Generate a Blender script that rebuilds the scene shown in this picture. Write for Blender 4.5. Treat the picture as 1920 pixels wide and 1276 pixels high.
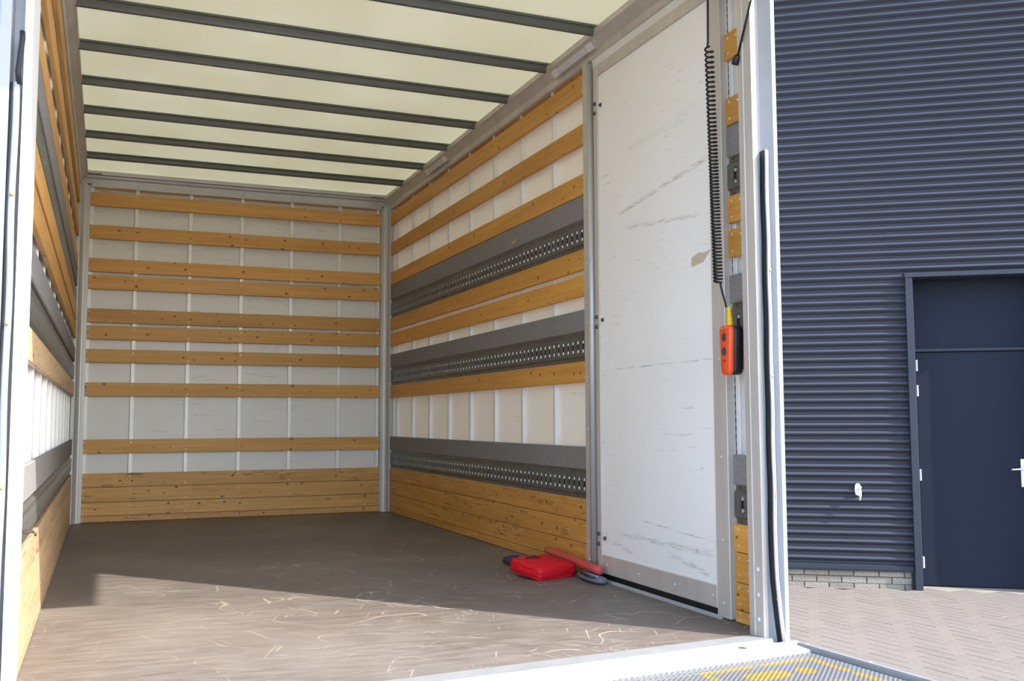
import bpy, math, random
from mathutils import Matrix, Vector

for o in list(bpy.data.objects): bpy.data.objects.remove(o, do_unlink=True)
SC = bpy.context.scene
COL = SC.collection
random.seed(7)
PI = math.pi

# ------------------------------------------------------------------ camera
def cam_axes(yaw, pitch, roll):
    cy, sy, cp, sp = math.cos(yaw), math.sin(yaw), math.cos(pitch), math.sin(pitch)
    f = Vector((sy*cp, cy*cp, sp)); r = Vector((cy, -sy, 0)); u = r.cross(f)
    cr, sr = math.cos(roll), math.sin(roll)
    return f, r*cr + u*sr, u*cr - r*sr
F, R, U = cam_axes(0.3908, 0.0802, -0.0034)
cam = bpy.data.cameras.new('camera'); cam.sensor_fit = 'HORIZONTAL'; cam.sensor_width = 36.0
cam.lens = 1847.3 / 1920 * 36.0; cam.clip_start = 0.05; cam.clip_end = 300
camo = bpy.data.objects.new('camera', cam); COL.objects.link(camo)
m = Matrix.Identity(4)
for i in range(3):
    m[i][0], m[i][1], m[i][2] = R[i], U[i], -F[i]
    m[i][3] = (0.2221, -8.1855, 0.7668)[i]
camo.matrix_world = m
SC.camera = camo

# ------------------------------------------------------------------ sky, sun, exposure
SUN = Vector((0.851, -1.0, 0.97)).normalized()          # towards the sun
w = bpy.data.worlds.new('sky'); SC.world = w; w.use_nodes = True
nt = w.node_tree; nt.nodes.clear()
wo = nt.nodes.new('ShaderNodeOutputWorld'); bg = nt.nodes.new('ShaderNodeBackground')
sky = nt.nodes.new('ShaderNodeTexSky'); sky.sky_type = 'NISHITA'; sky.sun_disc = False
sky.sun_elevation = math.asin(SUN.z); sky.sun_rotation = math.atan2(SUN.x, SUN.y)
sky.air_density = 1.0; sky.dust_density = 1.2; sky.ozone_density = 1.6
bg.inputs['Strength'].default_value = 0.34
nt.links.new(sky.outputs[0], bg.inputs[0]); nt.links.new(bg.outputs[0], wo.inputs[0])
sl = bpy.data.lights.new('sun', 'SUN'); sl.energy = 4.4; sl.angle = 0.009; sl.color = (1.0, 0.955, 0.88)
so = bpy.data.objects.new('sun', sl); COL.objects.link(so)
so.rotation_euler = SUN.to_track_quat('Z', 'Y').to_euler(); so.location = SUN * 30
SC.view_settings.view_transform = 'Standard'; SC.view_settings.look = 'None'
SC.view_settings.gamma = 1.0; SC.view_settings.use_curve_mapping = False
SC.view_settings.exposure = 1.15

# ------------------------------------------------------------------ node helpers / materials
def new_mat(name, col=(.5, .5, .5), rough=.5, metal=0.0, spec=.5):
    M = bpy.data.materials.new(name); M.use_nodes = True
    b = M.node_tree.nodes['Principled BSDF']
    b.inputs['Base Color'].default_value = (*col, 1); b.inputs['Roughness'].default_value = rough
    b.inputs['Metallic'].default_value = metal; b.inputs['Specular IOR Level'].default_value = spec
    return M, M.node_tree, b
class NT:
    def __init__(s, nt): s.nt = nt
    def n(s, t, **k):
        o = s.nt.nodes.new(t)
        for a, v in k.items(): setattr(o, a, v)
        return o
    def link(s, a, b): s.nt.links.new(a, b)
    def val(s, sock, v):
        if hasattr(v, 'is_output') or isinstance(v, bpy.types.NodeSocket): s.link(v, sock)
        else: sock.default_value = v
    def math(s, op, a, b=0.0, c=None, clamp=False):
        o = s.n('ShaderNodeMath', operation=op, use_clamp=clamp); s.val(o.inputs[0], a); s.val(o.inputs[1], b)
        if c is not None: s.val(o.inputs[2], c)
        return o.outputs[0]
    def mix(s, f, a, b, mode='MIX'):
        o = s.n('ShaderNodeMix', data_type='RGBA', blend_type=mode)
        s.val(o.inputs[0], f)
        for k, v in ((6, a), (7, b)):
            if isinstance(v, bpy.types.NodeSocket): s.link(v, o.inputs[k])
            else: o.inputs[k].default_value = (*v, 1)
        return o.outputs[2]
    def coord(s, kind='Object'): return s.n('ShaderNodeTexCoord').outputs[kind]
    def mapping(s, vec, scale=(1, 1, 1), loc=(0, 0, 0), rot=(0, 0, 0)):
        o = s.n('ShaderNodeMapping'); s.link(vec, o.inputs[0])
        o.inputs['Scale'].default_value = scale
        s.val(o.inputs['Location'], loc); o.inputs['Rotation'].default_value = rot
        return o.outputs[0]
    def noise(s, vec, scale=5., detail=4., rough=.5, dist=0.):
        o = s.n('ShaderNodeTexNoise'); s.link(vec, o.inputs['Vector'])
        o.inputs['Scale'].default_value = scale; o.inputs['Detail'].default_value = detail
        o.inputs['Roughness'].default_value = rough; o.inputs['Distortion'].default_value = dist
        return o.outputs['Fac']
    def ramp(s, fac, lo, hi, a=0., b=1.):
        o = s.n('ShaderNodeMapRange'); s.link(fac, o.inputs[0])
        for i, v in enumerate((lo, hi, a, b)): o.inputs[i+1].default_value = v
        o.clamp = True
        return o.outputs[0]
    def bump(s, h, strength=.2, dist=.01):
        o = s.n('ShaderNodeBump'); o.inputs['Strength'].default_value = strength; o.inputs['Distance'].default_value = dist
        s.link(h, o.inputs['Height']); return o.outputs[0]
    def rnd_offset(s, vec, amt=37.):
        oi = s.n('ShaderNodeObjectInfo'); c = s.n('ShaderNodeCombineXYZ')
        s.link(s.math('MULTIPLY', oi.outputs['Random'], amt), c.inputs[0])
        s.link(s.math('MULTIPLY', oi.outputs['Random'], amt*2.7), c.inputs[1])
        s.link(s.math('MULTIPLY', oi.outputs['Random'], amt*1.3), c.inputs[2])
        v = s.n('ShaderNodeVectorMath', operation='ADD'); s.link(vec, v.inputs[0]); s.link(c.outputs[0], v.inputs[1])
        return v.outputs[0], oi.outputs['Random']

def wood_mat(name, light, dark, knot, worn=False):
    M, t, b = new_mat(name, light, .48, 0, .35); g = NT(t)
    v, rnd = g.rnd_offset(g.coord())
    grain = g.noise(g.mapping(v, (1.2, 30, 42)), 1.6, 5, .6, .4)
    big = g.noise(g.mapping(v, (.9, 6, 6)), 1.3, 3)
    col = g.mix(g.ramp(grain, .35, .75), light, dark)
    col = g.mix(g.math('MULTIPLY', g.ramp(big, .4, .7), .45), col, tuple(c*.78 for c in dark))
    vo = g.n('ShaderNodeTexVoronoi', feature='F1', voronoi_dimensions='2D'); sx_ = g.n('ShaderNodeSeparateXYZ'); g.link(g.mapping(v, (9.5, 1, 12.5)), sx_.inputs[0])
    cx_ = g.n('ShaderNodeCombineXYZ'); g.link(sx_.outputs[0], cx_.inputs[0]); g.link(sx_.outputs[2], cx_.inputs[1]); g.link(cx_.outputs[0], vo.inputs['Vector']); vo.inputs['Scale'].default_value = 1.0
    sep = g.n('ShaderNodeSeparateColor'); g.link(vo.outputs['Color'], sep.inputs[0])
    size = g.ramp(sep.outputs[1], 0, 1, .05, .165)
    k = g.math('MULTIPLY', g.math('SUBTRACT', 1.0, g.math('DIVIDE', vo.outputs['Distance'], size), clamp=True), g.math('GREATER_THAN', sep.outputs[0], .60))
    k = g.ramp(k, .05, .6)
    col = g.mix(g.math('MULTIPLY', k, .88), col, knot)
    tone = g.ramp(rnd, 0, 1, .86, 1.1)
    sc = g.n('ShaderNodeVectorMath', operation='SCALE'); g.link(col, sc.inputs[0]); g.link(tone, sc.inputs['Scale'])
    col = sc.outputs[0]
    if worn:
        s1 = g.ramp(g.noise(g.mapping(v, (3, 25, 22)), 2.2, 6, .7), .53, .66)
        m1 = g.ramp(g.noise(g.mapping(v, (1, 1, 5)), 1.7, 3), .44, .58)
        col = g.mix(g.math('MULTIPLY', g.math('MULTIPLY', s1, m1), .75), col, (.035, .03, .026))
        s2 = g.ramp(g.noise(g.mapping(v, (7, 20, 30), (9, 3, 5)), 2.0, 5, .7), .57, .64)
        col = g.mix(g.math('MULTIPLY', g.math('MULTIPLY', s2, m1), .5), col, (.62, .45, .24))
    else:
        s1 = g.ramp(g.noise(g.mapping(v, (4, 20, 26)), 2.0, 6, .7), .70, .76)
        col = g.mix(g.math('MULTIPLY', s1, .5), col, (.06, .04, .03))
    g.link(col, b.inputs['Base Color'])
    g.link(g.bump(grain, .12, .004), b.inputs['Normal'])
    return M
WOOD = wood_mat('pine_plank', (.74, .385, .085), (.60, .275, .050), (.16, .035, .010))
WOODH = wood_mat('pine_plank_front', (.70, .395, .125), (.57, .285, .075), (.17, .035, .012))
WOODB = wood_mat('pine_kickboard', (.76, .43, .15), (.60, .31, .085), (.15, .035, .012), True)
WOODR = wood_mat('pine_kickboard_dark', (.70, .37, .095), (.52, .235, .05), (.13, .04, .015), True)
WOODL = wood_mat('pine_kickboard_pale', (.60, .43, .26), (.52, .35, .19), (.20, .08, .04), True)

def speckled(name, col, amt=.12, scale=60, rough=.5, metal=0, spec=.5, bump=0., stretch=(1, 1, 1)):
    M, t, b = new_mat(name, col, rough, metal, spec); g = NT(t)
    n = g.noise(g.mapping(g.coord(), stretch), scale, 4, .6)
    c = g.mix(g.ramp(n, .3, .7), tuple(x*(1-amt) for x in col), tuple(min(1, x*(1+amt)) for x in col))
    g.link(c, b.inputs['Base Color'])
    if bump: g.link(g.bump(n, bump, .003), b.inputs['Normal'])
    return M
ALU = speckled('aluminium', (.50, .50, .51), .07, 7, .42, .35, .5, 0, (1, 1, .15))
ALU_W = speckled('aluminium_warm', (.58, .535, .49), .09, 9, .45, .25, .5, 0, (1, 1, .15))
ALU_D = speckled('aluminium_dark', (.17, .16, .145), .08, 9, .42, .35)
BOW = speckled('roof_bow_grey', (.13, .14, .135), .06, 9, .35, .25)
ALU_M = speckled('aluminium_grey', (.34, .35, .375), .06, 8, .45, .1)
ALU_S = speckled('aluminium_sill', (.27, .275, .28), .10, 12, .5, .1)
ALU_B = speckled('aluminium_bright', (.80, .81, .83), .05, 8, .40, .15)
GALV = speckled('galvanised_steel', (.145, .145, .13), .16, 25, .38, .35)
GALV_T = speckled('galvanised_tab_lit', (.60, .63, .68), .06, 25, .30, .2)  # pale blue paints in the rear opening's light reflected by the folded tabs
BACK = speckled('brown_backing', (.16, .105, .065), .25, 12, .8)
FELT = speckled('grey_felt', (.25, .238, .24), .30, 230, .95, 0, .1, .5)
STEEL = speckled('steel_screw', (.66, .67, .68), .04, 30, .3, .5)
BLACKR = speckled('black_rubber', (.014, .014, .018), .15, 40, .55, 0, .4)
GREYR = speckled('grey_seal_rubber', (.33, .34, .37), .15, 30, .5, 0, .4, 0, (1, 1, .2))
BOLTD = speckled('dark_bolt', (.10, .085, .07), .2, 90, .45, .6)
RUST = speckled('rusty_rivet', (.42, .28, .13), .25, 200, .7)

def panel_mat(name, col, streaks=.0, spec=.35):
    M, t, b = new_mat(name, col, .38, 0, spec); g = NT(t)
    v = g.coord()
    n = g.noise(v, 1.3, 4)
    c = g.mix(g.ramp(n, .3, .7), col, tuple(x*.93 for x in col))
    if streaks:
        a = g.ramp(g.noise(g.mapping(v, (3.0, 8, 42), (0, 0, 0), (0, .10, 0)), 1.5, 5, .72), .60, .66)
        mk = g.ramp(g.noise(g.mapping(v, (1.0, 1, 1.9), (4, 2, 1)), 1.5, 2), .44, .56)
        c = g.mix(g.math('MULTIPLY', g.math('MULTIPLY', a, mk), streaks), c, (.045, .04, .038))
        a2 = g.ramp(g.noise(g.mapping(v, (5.0, 8, 12), (7, 0, 3), (0, -.5, 0)), 2.6, 6, .75), .655, .71)
        c = g.mix(g.math('MULTIPLY', a2, streaks*.6), c, (.16, .14, .12))
    g.link(c, b.inputs['Base Color'])
    return M
PANEL = panel_mat('white_panel', (.80, .80, .795), .40)
PANELR = panel_mat('cream_panel', (.90, .86, .79), .25)
def add_translucency(M, amt, col):          # thin glass-fibre sheet: some of the sun outside shines through
    t = M.node_tree; g = NT(t); b = t.nodes['Principled BSDF']; out = t.nodes['Material Output']
    tr = g.n('ShaderNodeBsdfTranslucent'); tr.inputs[0].default_value = (*col, 1); mx = g.n('ShaderNodeMixShader'); mx.inputs[0].default_value = amt
    g.link(b.outputs[0], mx.inputs[1]); g.link(tr.outputs[0], mx.inputs[2]); g.link(mx.outputs[0], out.inputs[0])
add_translucency(PANELR, .035, (.9, .80, .66))
DOORW = panel_mat('white_door_panel', (.93, .92, .915), .30)
def door_scuffs(M):
    t = M.node_tree; g = NT(t); b = t.nodes['Principled BSDF']; src = b.inputs['Base Color'].links[0].from_socket
    v = g.coord(); sp = g.n('ShaderNodeSeparateXYZ'); g.link(v, sp.inputs[0]); X, Z = sp.outputs[0], sp.outputs[2]
    tot = None
    for x0, z0, x1, z1, wd, st in ((.22, 1.733, 1.0, 1.826, .016, .9), (.30, 1.66, .93, 1.601, .016, .6), (.17, 1.004, .91, 1.005, .006, .8), (.41, .316, 1.015, .283, .005, 1.), (.20, .236, .99, .235, .018, .8), (.12, .19, .35, .16, .014, .7), (.62, .20, .96, .15, .014, .9), (.55, .70, .93, .705, .004, .5), (.30, 2.02, .95, 2.06, .03, .25)):
        sl = (z1-z0)/(x1-x0)
        d = g.math('ABSOLUTE', g.math('SUBTRACT', g.math('SUBTRACT', Z, z0), g.math('MULTIPLY', g.math('SUBTRACT', X, x0), sl)))
        band = g.ramp(d, 0, wd, 1, 0)
        ends = g.math('MULTIPLY', g.ramp(X, x0, x0+.06), g.ramp(X, x1-.04, x1, 1, 0))
        k = g.math('MULTIPLY', g.math('MULTIPLY', band, ends), st)
        tot = k if tot is None else g.math('MAXIMUM', tot, k)
    n = g.ramp(g.noise(g.mapping(v, (7, 10, 75), (0, 0, 0), (0, .06, 0)), 1.6, 6, .75), .47, .60)
    g.link(g.mix(g.math('MULTIPLY', g.math('MULTIPLY', tot, n), .75), src, (.06, .052, .046)), b.inputs['Base Color'])
door_scuffs(DOORW)

# floor: worn brown phenolic plywood with scratches
def floor_mat():
    M, t, b = new_mat('floor_plywood', (.2, .16, .13), .55, 0, .35); g = NT(t)
    v = g.coord()
    grain = g.noise(g.mapping(v, (3, 14, 1)), 2.0, 6, .65)
    big = g.noise(v, .9, 3, .55)
    c = g.mix(g.ramp(grain, .3, .7), (.108, .084, .069), (.192, .165, .146))
    c = g.mix(g.math('MULTIPLY', g.ramp(big, .42, .68), .5), c, (.260, .228, .200))
    c = g.mix(g.math('MULTIPLY', g.ramp(g.noise(g.mapping(v, (4, 9, 1), (3, 1, 0)), 2.2, 5, .7), .6, .75), .35), c, (.12, .085, .06))
    # curved scratches: thin contour lines of low frequency noise, broken up by masks
    tot = None
    for (sc, loc, th, ms, mlo) in ((1.5, (0, 0, 0), .0018, 2.6, .54), (2.2, (5, 3, 1), .0022, 3.1, .52), (3.1, (2, 8, 4), .0026, 3.6, .55), (.9, (9, 1, 7), .0010, 2.9, .53)):
        n = g.noise(g.mapping(v, (1, 1, 1), loc), sc, 1.5, .4)
        line = g.math('LESS_THAN', g.math('ABSOLUTE', g.math('SUBTRACT', n, .5)), th)
        mk = g.ramp(g.noise(g.mapping(v, (1, 1, 1), (loc[1]+3, loc[0], 2)), ms, 3, .6), mlo, mlo+.03)
        l = g.math('MULTIPLY', line, mk)
        tot = l if tot is None else g.math('MAXIMUM', tot, l)
    for rz, loc in ((.5, (1, 1, 0)), (-.75, (4, 7, 0)), (1.25, (8, 2, 0)), (.95, (3, 9, 0)), (-1.2, (6, 4, 0))):
        f = g.ramp(g.noise(g.mapping(g.mapping(v, (1, 1, 1), (0, 0, 0), (0, 0, rz)), (3.2, 85, 1), loc), 1.0, 2.5, .45), .665, .685)
        mk = g.ramp(g.noise(g.mapping(v, (1, 1, 1), loc), 2.2, 4), .50, .58)
        tot = g.math('MAXIMUM', tot, g.math('MULTIPLY', f, mk))
    sp = g.ramp(g.noise(v, 30, 3, .6), .67, .70)
    spm = g.ramp(g.noise(g.mapping(v, (1, 1, 1), (2, 2, 2)), 1.7, 3), .5, .62)
    tot = g.math('MAXIMUM', tot, g.math('MULTIPLY', sp, spm))
    sep = g.n('ShaderNodeSeparateXYZ'); g.link(v, sep.inputs[0])
    zone = g.math('MULTIPLY', g.ramp(sep.outputs[0], .35, 1.1, .25, 1), g.ramp(sep.outputs[1], -2.9, -1.2, 1, .12))
    c = g.mix(g.math('MULTIPLY', g.math('MULTIPLY', tot, .62), zone), c, (.52, .45, .36))
    g.link(c, b.inputs['Base Color'])
    g.link(g.ramp(grain, .3, .7, .45, .65), b.inputs['Roughness'])
    g.link(g.bump(grain, .08, .003), b.inputs['Normal'])
    return M
FLOOR = floor_mat()

# translucent fibreglass roof
def roof_mat():
    M = bpy.data.materials.new('translucent_roof'); M.use_nodes = True
    t = M.node_tree; t.nodes.clear(); g = NT(t)
    out = g.n('ShaderNodeOutputMaterial'); d = g.n('ShaderNodeBsdfDiffuse'); tr = g.n('ShaderNodeBsdfTranslucent'); mx = g.n('ShaderNodeMixShader')
    v = g.coord()
    n = g.noise(g.mapping(v, (1.4, .8, 1)), 1.3, 5, .6)
    n2 = g.noise(g.mapping(v, (.5, 9, 1)), 2.0, 4, .6)
    c = g.mix(g.ramp(n, .3, .7), (.84, .81, .66), (.76, .725, .56))
    c = g.mix(g.math('MULTIPLY', g.ramp(n2, .5, .75), .25), c, (.68, .64, .49))
    g.link(c, tr.inputs[0]); d.inputs[0].default_value = (.72, .70, .60, 1)
    mx.inputs[0].default_value = .40
    g.link(d.outputs[0], mx.inputs[1]); g.link(tr.outputs[0], mx.inputs[2]); g.link(mx.outputs[0], out.inputs[0])
    return M
ROOF = roof_mat()

def flat(name, col, rough=.5, metal=0., spec=.5): return speckled(name, col, .05, 40, rough, metal, spec)
CLAD = speckled('anthracite_cladding', (.048, .053, .070), .04, 3, .42, .0, .14)
FRAMEB = speckled('anthracite_trim', (.024, .031, .048), .05, 4, .5, 0, .25)
DOORB = speckled('dark_blue_door_paint', (.018, .022, .037), .05, 60, .5, 0, .06, .04)
CHROME = flat('white_metal', (.78, .79, .80), .3, .1)
BRICK = speckled('grey_brick', (.225, .208, .185), .28, 75, .85, 0, .2, .35)
MORTAR = speckled('mortar', (.085, .08, .074), .2, 60, .9, 0, .1)
PAVE = speckled('concrete_paver', (.188, .165, .148), .20, 110, .9, 0, .15, .3)
def yard_mat():
    M, t, b = new_mat('yard_paving', (.24, .22, .21), .9, 0, .15); g = NT(t)
    br = g.n('ShaderNodeTexBrick'); g.link(g.mapping(g.coord(), (1, 1, 1), (0, 0, 0), (0, 0, -.105)), br.inputs['Vector'])
    br.inputs['Color1'].default_value = (.25, .225, .215, 1); br.inputs['Color2'].default_value = (.235, .213, .203, 1); br.inputs['Mortar'].default_value = (.13, .115, .10, 1)
    br.inputs['Scale'].default_value = 1.0; br.inputs['Brick Width'].default_value = .21; br.inputs['Row Height'].default_value = .105; br.inputs['Mortar Size'].default_value = .003
    g.link(br.outputs['Color'], b.inputs['Base Color']); return M
YARD = yard_mat()
JOINT = speckled('paver_joint', (.045, .04, .035), .2, 40, .95, 0, .1)
CONC = speckled('concrete_sill', (.27, .25, .215), .15, 60, .9, 0, .15, .2)
def tone_mat(M, lo, hi):
    t = M.node_tree; g = NT(t); b = t.nodes['Principled BSDF']; src = b.inputs['Base Color'].links[0].from_socket
    oi = g.n('ShaderNodeObjectInfo'); sc = g.n('ShaderNodeVectorMath', operation='SCALE')
    g.link(src, sc.inputs[0]); g.link(g.ramp(oi.outputs['Random'], 0, 1, lo, hi), sc.inputs['Scale']); g.link(sc.outputs[0], b.inputs['Base Color'])
tone_mat(PAVE, .96, 1.04); tone_mat(BRICK, .85, 1.12)
RED = flat('red_nylon', (.62, .006, .016), .55, 0, .3)
REDP = flat('red_plastic', (.62, .018, .012), .35)
DARKF = flat('dark_grey_fabric', (.045, .046, .055), .8, 0, .2)
GREYP = flat('blue_grey_pouch', (.13, .14, .165), .45)
ORANGE = flat('orange_plastic', (.80, .085, .018), .42)
BLACKP = flat('black_plastic', (.010, .010, .014), .42)
YELLOW = flat('yellow_rubber', (.80, .52, .008), .5)
BUTTON = flat('grey_button', (.055, .05, .045), .6)
PRINT = flat('dark_print', (.03, .012, .014), .8)
LENS = flat('lamp_lens', (.66, .65, .68), .35)
TAPE = flat('old_tape', (.56, .49, .37), .7)
CLEAR = bpy.data.materials.new('clear_plastic_wrap'); CLEAR.use_nodes = True
cb = CLEAR.node_tree.nodes['Principled BSDF']; cb.inputs['Base Color'].default_value = (.95, .93, .92, 1); cb.inputs['Roughness'].default_value = .22; cb.inputs['Alpha'].default_value = .06
def deck_mat(name, metalcol, yel=(.40, .275, .06)):
    M, t, b = new_mat(name, metalcol, .5, .3, .4); g = NT(t)
    v = g.coord(); sep = g.n('ShaderNodeSeparateXYZ'); g.link(v, sep.inputs[0]); X, Y = sep.outputs[0], sep.outputs[1]
    def box(x0, x1, y0, y1, r):
        cx, cy, hx, hy = (x0+x1)/2, (y0+y1)/2, (x1-x0)/2-r, (y1-y0)/2-r
        qx = g.math('MAXIMUM', g.math('SUBTRACT', g.math('ABSOLUTE', g.math('SUBTRACT', X, cx)), hx), 0)
        qy = g.math('MAXIMUM', g.math('SUBTRACT', g.math('ABSOLUTE', g.math('SUBTRACT', Y, cy)), hy), 0)
        d = g.math('SQRT', g.math('ADD', g.math('MULTIPLY', qx, qx), g.math('MULTIPLY', qy, qy)))
        return g.math('LESS_THAN', d, r)
    shapes = [(-.545, -.335, -.236, -.205, .006), (-.312, -.125, -.236, -.205, .006), (-.122, -.092, -.398, -.212, .006), (-.122, -.092, -.600, -.414, .006),
              (-.552, -.524, -.45, -.240, .006), (-.552, -.524, -.66, -.47, .006), (-.448, -.286, -.366, -.284, .034), (-.255, -.190, -.366, -.294, .03),
              (-.448, -.286, -.536, -.454, .034), (-.262, -.190, -.530, -.452, .03), (-.545, -.335, -.82, -.79, .006), (-.312, -.125, -.82, -.79, .006)]
    tot = None
    for s in shapes:
        k = box(*s); tot = k if tot is None else g.math('MAXIMUM', tot, k)
    wear = g.ramp(g.noise(v, 30, 4, .6), .25, .4)
    g.link(g.mix(g.math('MULTIPLY', tot, wear), tuple(metalcol), yel), b.inputs['Base Color'])
    g.link(g.math('SUBTRACT', .3, g.math('MULTIPLY', tot, .3)), b.inputs['Metallic'])
    return M
DECK = deck_mat('lift_deck', (.085, .087, .097)); DECKT = deck_mat('lift_tread', (.27, .274, .288))

# ------------------------------------------------------------------ mesh helpers
class MB:
    def __init__(s): s.v = []; s.f = []; s.m = []; s.mi = 0
    def add(s, vs, fs):
        n = len(s.v); s.v += [tuple(p) for p in vs]; s.f += [tuple(i+n for i in f) for f in fs]; s.m += [s.mi]*len(fs); return s
    def box(s, x0, x1, y0, y1, z0, z1, c=0.0):
        if not c:
            return s.add([(x, y, z) for z in (z0, z1) for y in (y0, y1) for x in (x0, x1)],
                         [(0, 2, 3, 1), (4, 5, 7, 6), (0, 1, 5, 4), (2, 6, 7, 3), (0, 4, 6, 2), (1, 3, 7, 5)])
        X, Y, Z = (x0, x1), (y0, y1), (z0, z1)
        vs = []; idx = {}
        for i in (0, 1):
            for j in (0, 1):
                for k in (0, 1):
                    sx, sy, sz = (1, -1)[i], (1, -1)[j], (1, -1)[k]
                    p = (X[i], Y[j], Z[k])
                    for a, q in (('x', (p[0], p[1]+sy*c, p[2]+sz*c)), ('y', (p[0]+sx*c, p[1], p[2]+sz*c)), ('z', (p[0]+sx*c, p[1]+sy*c, p[2]))):
                        idx[(i, j, k, a)] = len(vs); vs.append(q)
        fs = []
        for i in (0, 1):
            q = [idx[(i, j, k, 'x')] for j, k in ((0, 0), (1, 0), (1, 1), (0, 1))]; fs.append(q if i else q[::-1])
            q = [idx[(j, i, k, 'y')] for j, k in ((0, 0), (1, 0), (1, 1), (0, 1))]; fs.append(q[::-1] if i else q)
            q = [idx[(j, k, i, 'z')] for j, k in ((0, 0), (1, 0), (1, 1), (0, 1))]; fs.append(q if i else q[::-1])
        for a in (0, 1):
            for b in (0, 1):
                fs.append([idx[(a, b, 0, 'x')], idx[(a, b, 0, 'y')], idx[(a, b, 1, 'y')], idx[(a, b, 1, 'x')]])
                fs.append([idx[(a, 0, b, 'x')], idx[(a, 0, b, 'z')], idx[(a, 1, b, 'z')], idx[(a, 1, b, 'x')]])
                fs.append([idx[(0, a, b, 'y')], idx[(0, a, b, 'z')], idx[(1, a, b, 'z')], idx[(1, a, b, 'y')]])
        for i in (0, 1):
            for j in (0, 1):
                for k in (0, 1): fs.append([idx[(i, j, k, a)] for a in 'xyz'])
        return s.add(vs, fs)
    def prism(s, poly, a0, a1, axis='z'):
        """extrude a 2D outline along an axis; (u,v) map to the two other axes in order"""
        n = len(poly)
        def p(u, v, a): return {'z': (u, v, a), 'x': (a, u, v), 'y': (u, a, v)}[axis]
        vs = [p(u, v, a0) for u, v in poly] + [p(u, v, a1) for u, v in poly]
        fs = [(i, (i+1) % n, (i+1) % n+n, i+n) for i in range(n)] + [tuple(range(n))[::-1], tuple(range(n, 2*n))]
        return s.add(vs, fs)
    def disc(s, c, ax, r, h, n=8, dome=.6):
        """low screw / rivet head on a surface: c centre on the surface, ax outward normal"""
        ax = Vector(ax).normalized(); u = ax.orthogonal().normalized(); w = ax.cross(u); c = Vector(c)
        vs = [c + (u*math.cos(2*PI*i/n) + w*math.sin(2*PI*i/n))*r for i in range(n)]
        vs += [c + ax*h + (u*math.cos(2*PI*i/n) + w*math.sin(2*PI*i/n))*r*dome for i in range(n)]
        return s.add(vs, [(i, (i+1) % n, (i+1) % n+n, i+n) for i in range(n)] + [tuple(range(n, 2*n))])
    def tube(s, pts, r, n=8, cap=True, sx=1., sz=1., up=None):
        pts = [Vector(p) for p in pts]; N = len(pts); vs = []; fs = []
        rr = r if isinstance(r, (list, tuple)) else [r]*N
        prev = None
        for i, p in enumerate(pts):
            d = (pts[min(i+1, N-1)] - pts[max(i-1, 0)]).normalized()
            if up is not None: u = Vector(up).cross(d).normalized()
            elif prev is None: u = d.orthogonal().normalized()
            else: u = (prev - d*prev.dot(d)).normalized()
            prev = u; w = d.cross(u)
            for k in range(n):
                a = 2*PI*k/n; vs.append(p + u*math.cos(a)*rr[i]*sx + w*math.sin(a)*rr[i]*sz)
        for i in range(N-1):
            for k in range(n): fs.append((i*n+k, i*n+(k+1) % n, (i+1)*n+(k+1) % n, (i+1)*n+k))
        if cap: fs += [tuple(range(n))[::-1], tuple(range((N-1)*n, N*n))]
        return s.add(vs, fs)
    def mesh(s, name, mats, smooth=False):
        me = bpy.data.meshes.new(name); me.from_pydata(s.v, [], s.f)
        for M in (mats if isinstance(mats, (list, tuple)) else [mats]): me.materials.append(M)
        me.polygons.foreach_set('material_index', s.m)
        if smooth: me.polygons.foreach_set('use_smooth', [True]*len(s.f))
        me.update()
        import bmesh
        bm = bmesh.new(); bm.from_mesh(me); bmesh.ops.recalc_face_normals(bm, faces=bm.faces); bm.to_mesh(me); bm.free()
        return me
    def obj(s, name, mats, parent=None, smooth=False, loc=(0, 0, 0), rot=(0, 0, 0)):
        return put(name, s.mesh(name, mats, smooth), parent, loc, rot)
def put(name, me, parent=None, loc=(0, 0, 0), rot=(0, 0, 0)):
    o = bpy.data.objects.new(name, me); COL.objects.link(o); o.location = loc; o.rotation_euler = rot
    if parent is not None: o.parent = parent
    return o
def tag(o, label, cat, group=None, kind=None):
    o['label'] = label; o['category'] = cat
    if group: o['group'] = group
    if kind: o['kind'] = kind
    return o
def empty(name, loc=(0, 0, 0), rotz=0.):
    return put(name, None, None, loc, (0, 0, rotz))
def stuff(o): o['kind'] = 'stuff'; return o
def add_mod_bevel(o, wd, seg=2):
    b = o.modifiers.new('bevel', 'BEVEL'); b.width = wd; b.segments = seg; b.limit_method = 'ANGLE'; return o

W = 2.45          # between the plank faces of the two side walls
YR = -5.22        # rear end of the side walls
RE = Vector((2.45, -5.30, 0)); RT = math.radians(3.8)      # rear frame: origin and its slight skew

# ------------------------------------------------------------------ cargo box: planks, rails, studs
PLANKS_SIDE = [(2.434, 2.542), (2.176, 2.284), (1.914, 2.023), (1.526, 1.633), (1.392, 1.500), (.954, 1.060)]
PLANKS_FRONT = [(2.431, 2.537), (2.175, 2.281), (1.917, 2.021), (1.782, 1.890), (1.523, 1.631), (1.392, 1.4985), (1.214, 1.318), (.957, 1.0615), (.521, .627)]
KICK = [(.2655, .3690), (.1520, .2630), (.0490, .1495), (.002, .0465)]
RAILS = [(1.6345, 1.7855), (1.0615, 1.2120), (.3705, .5150)]
FELTS = [(1.787, 1.9125), (1.213, 1.323), (.516, .631)]
PT = .020         # plank thickness
SD = .022         # stud depth

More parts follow.
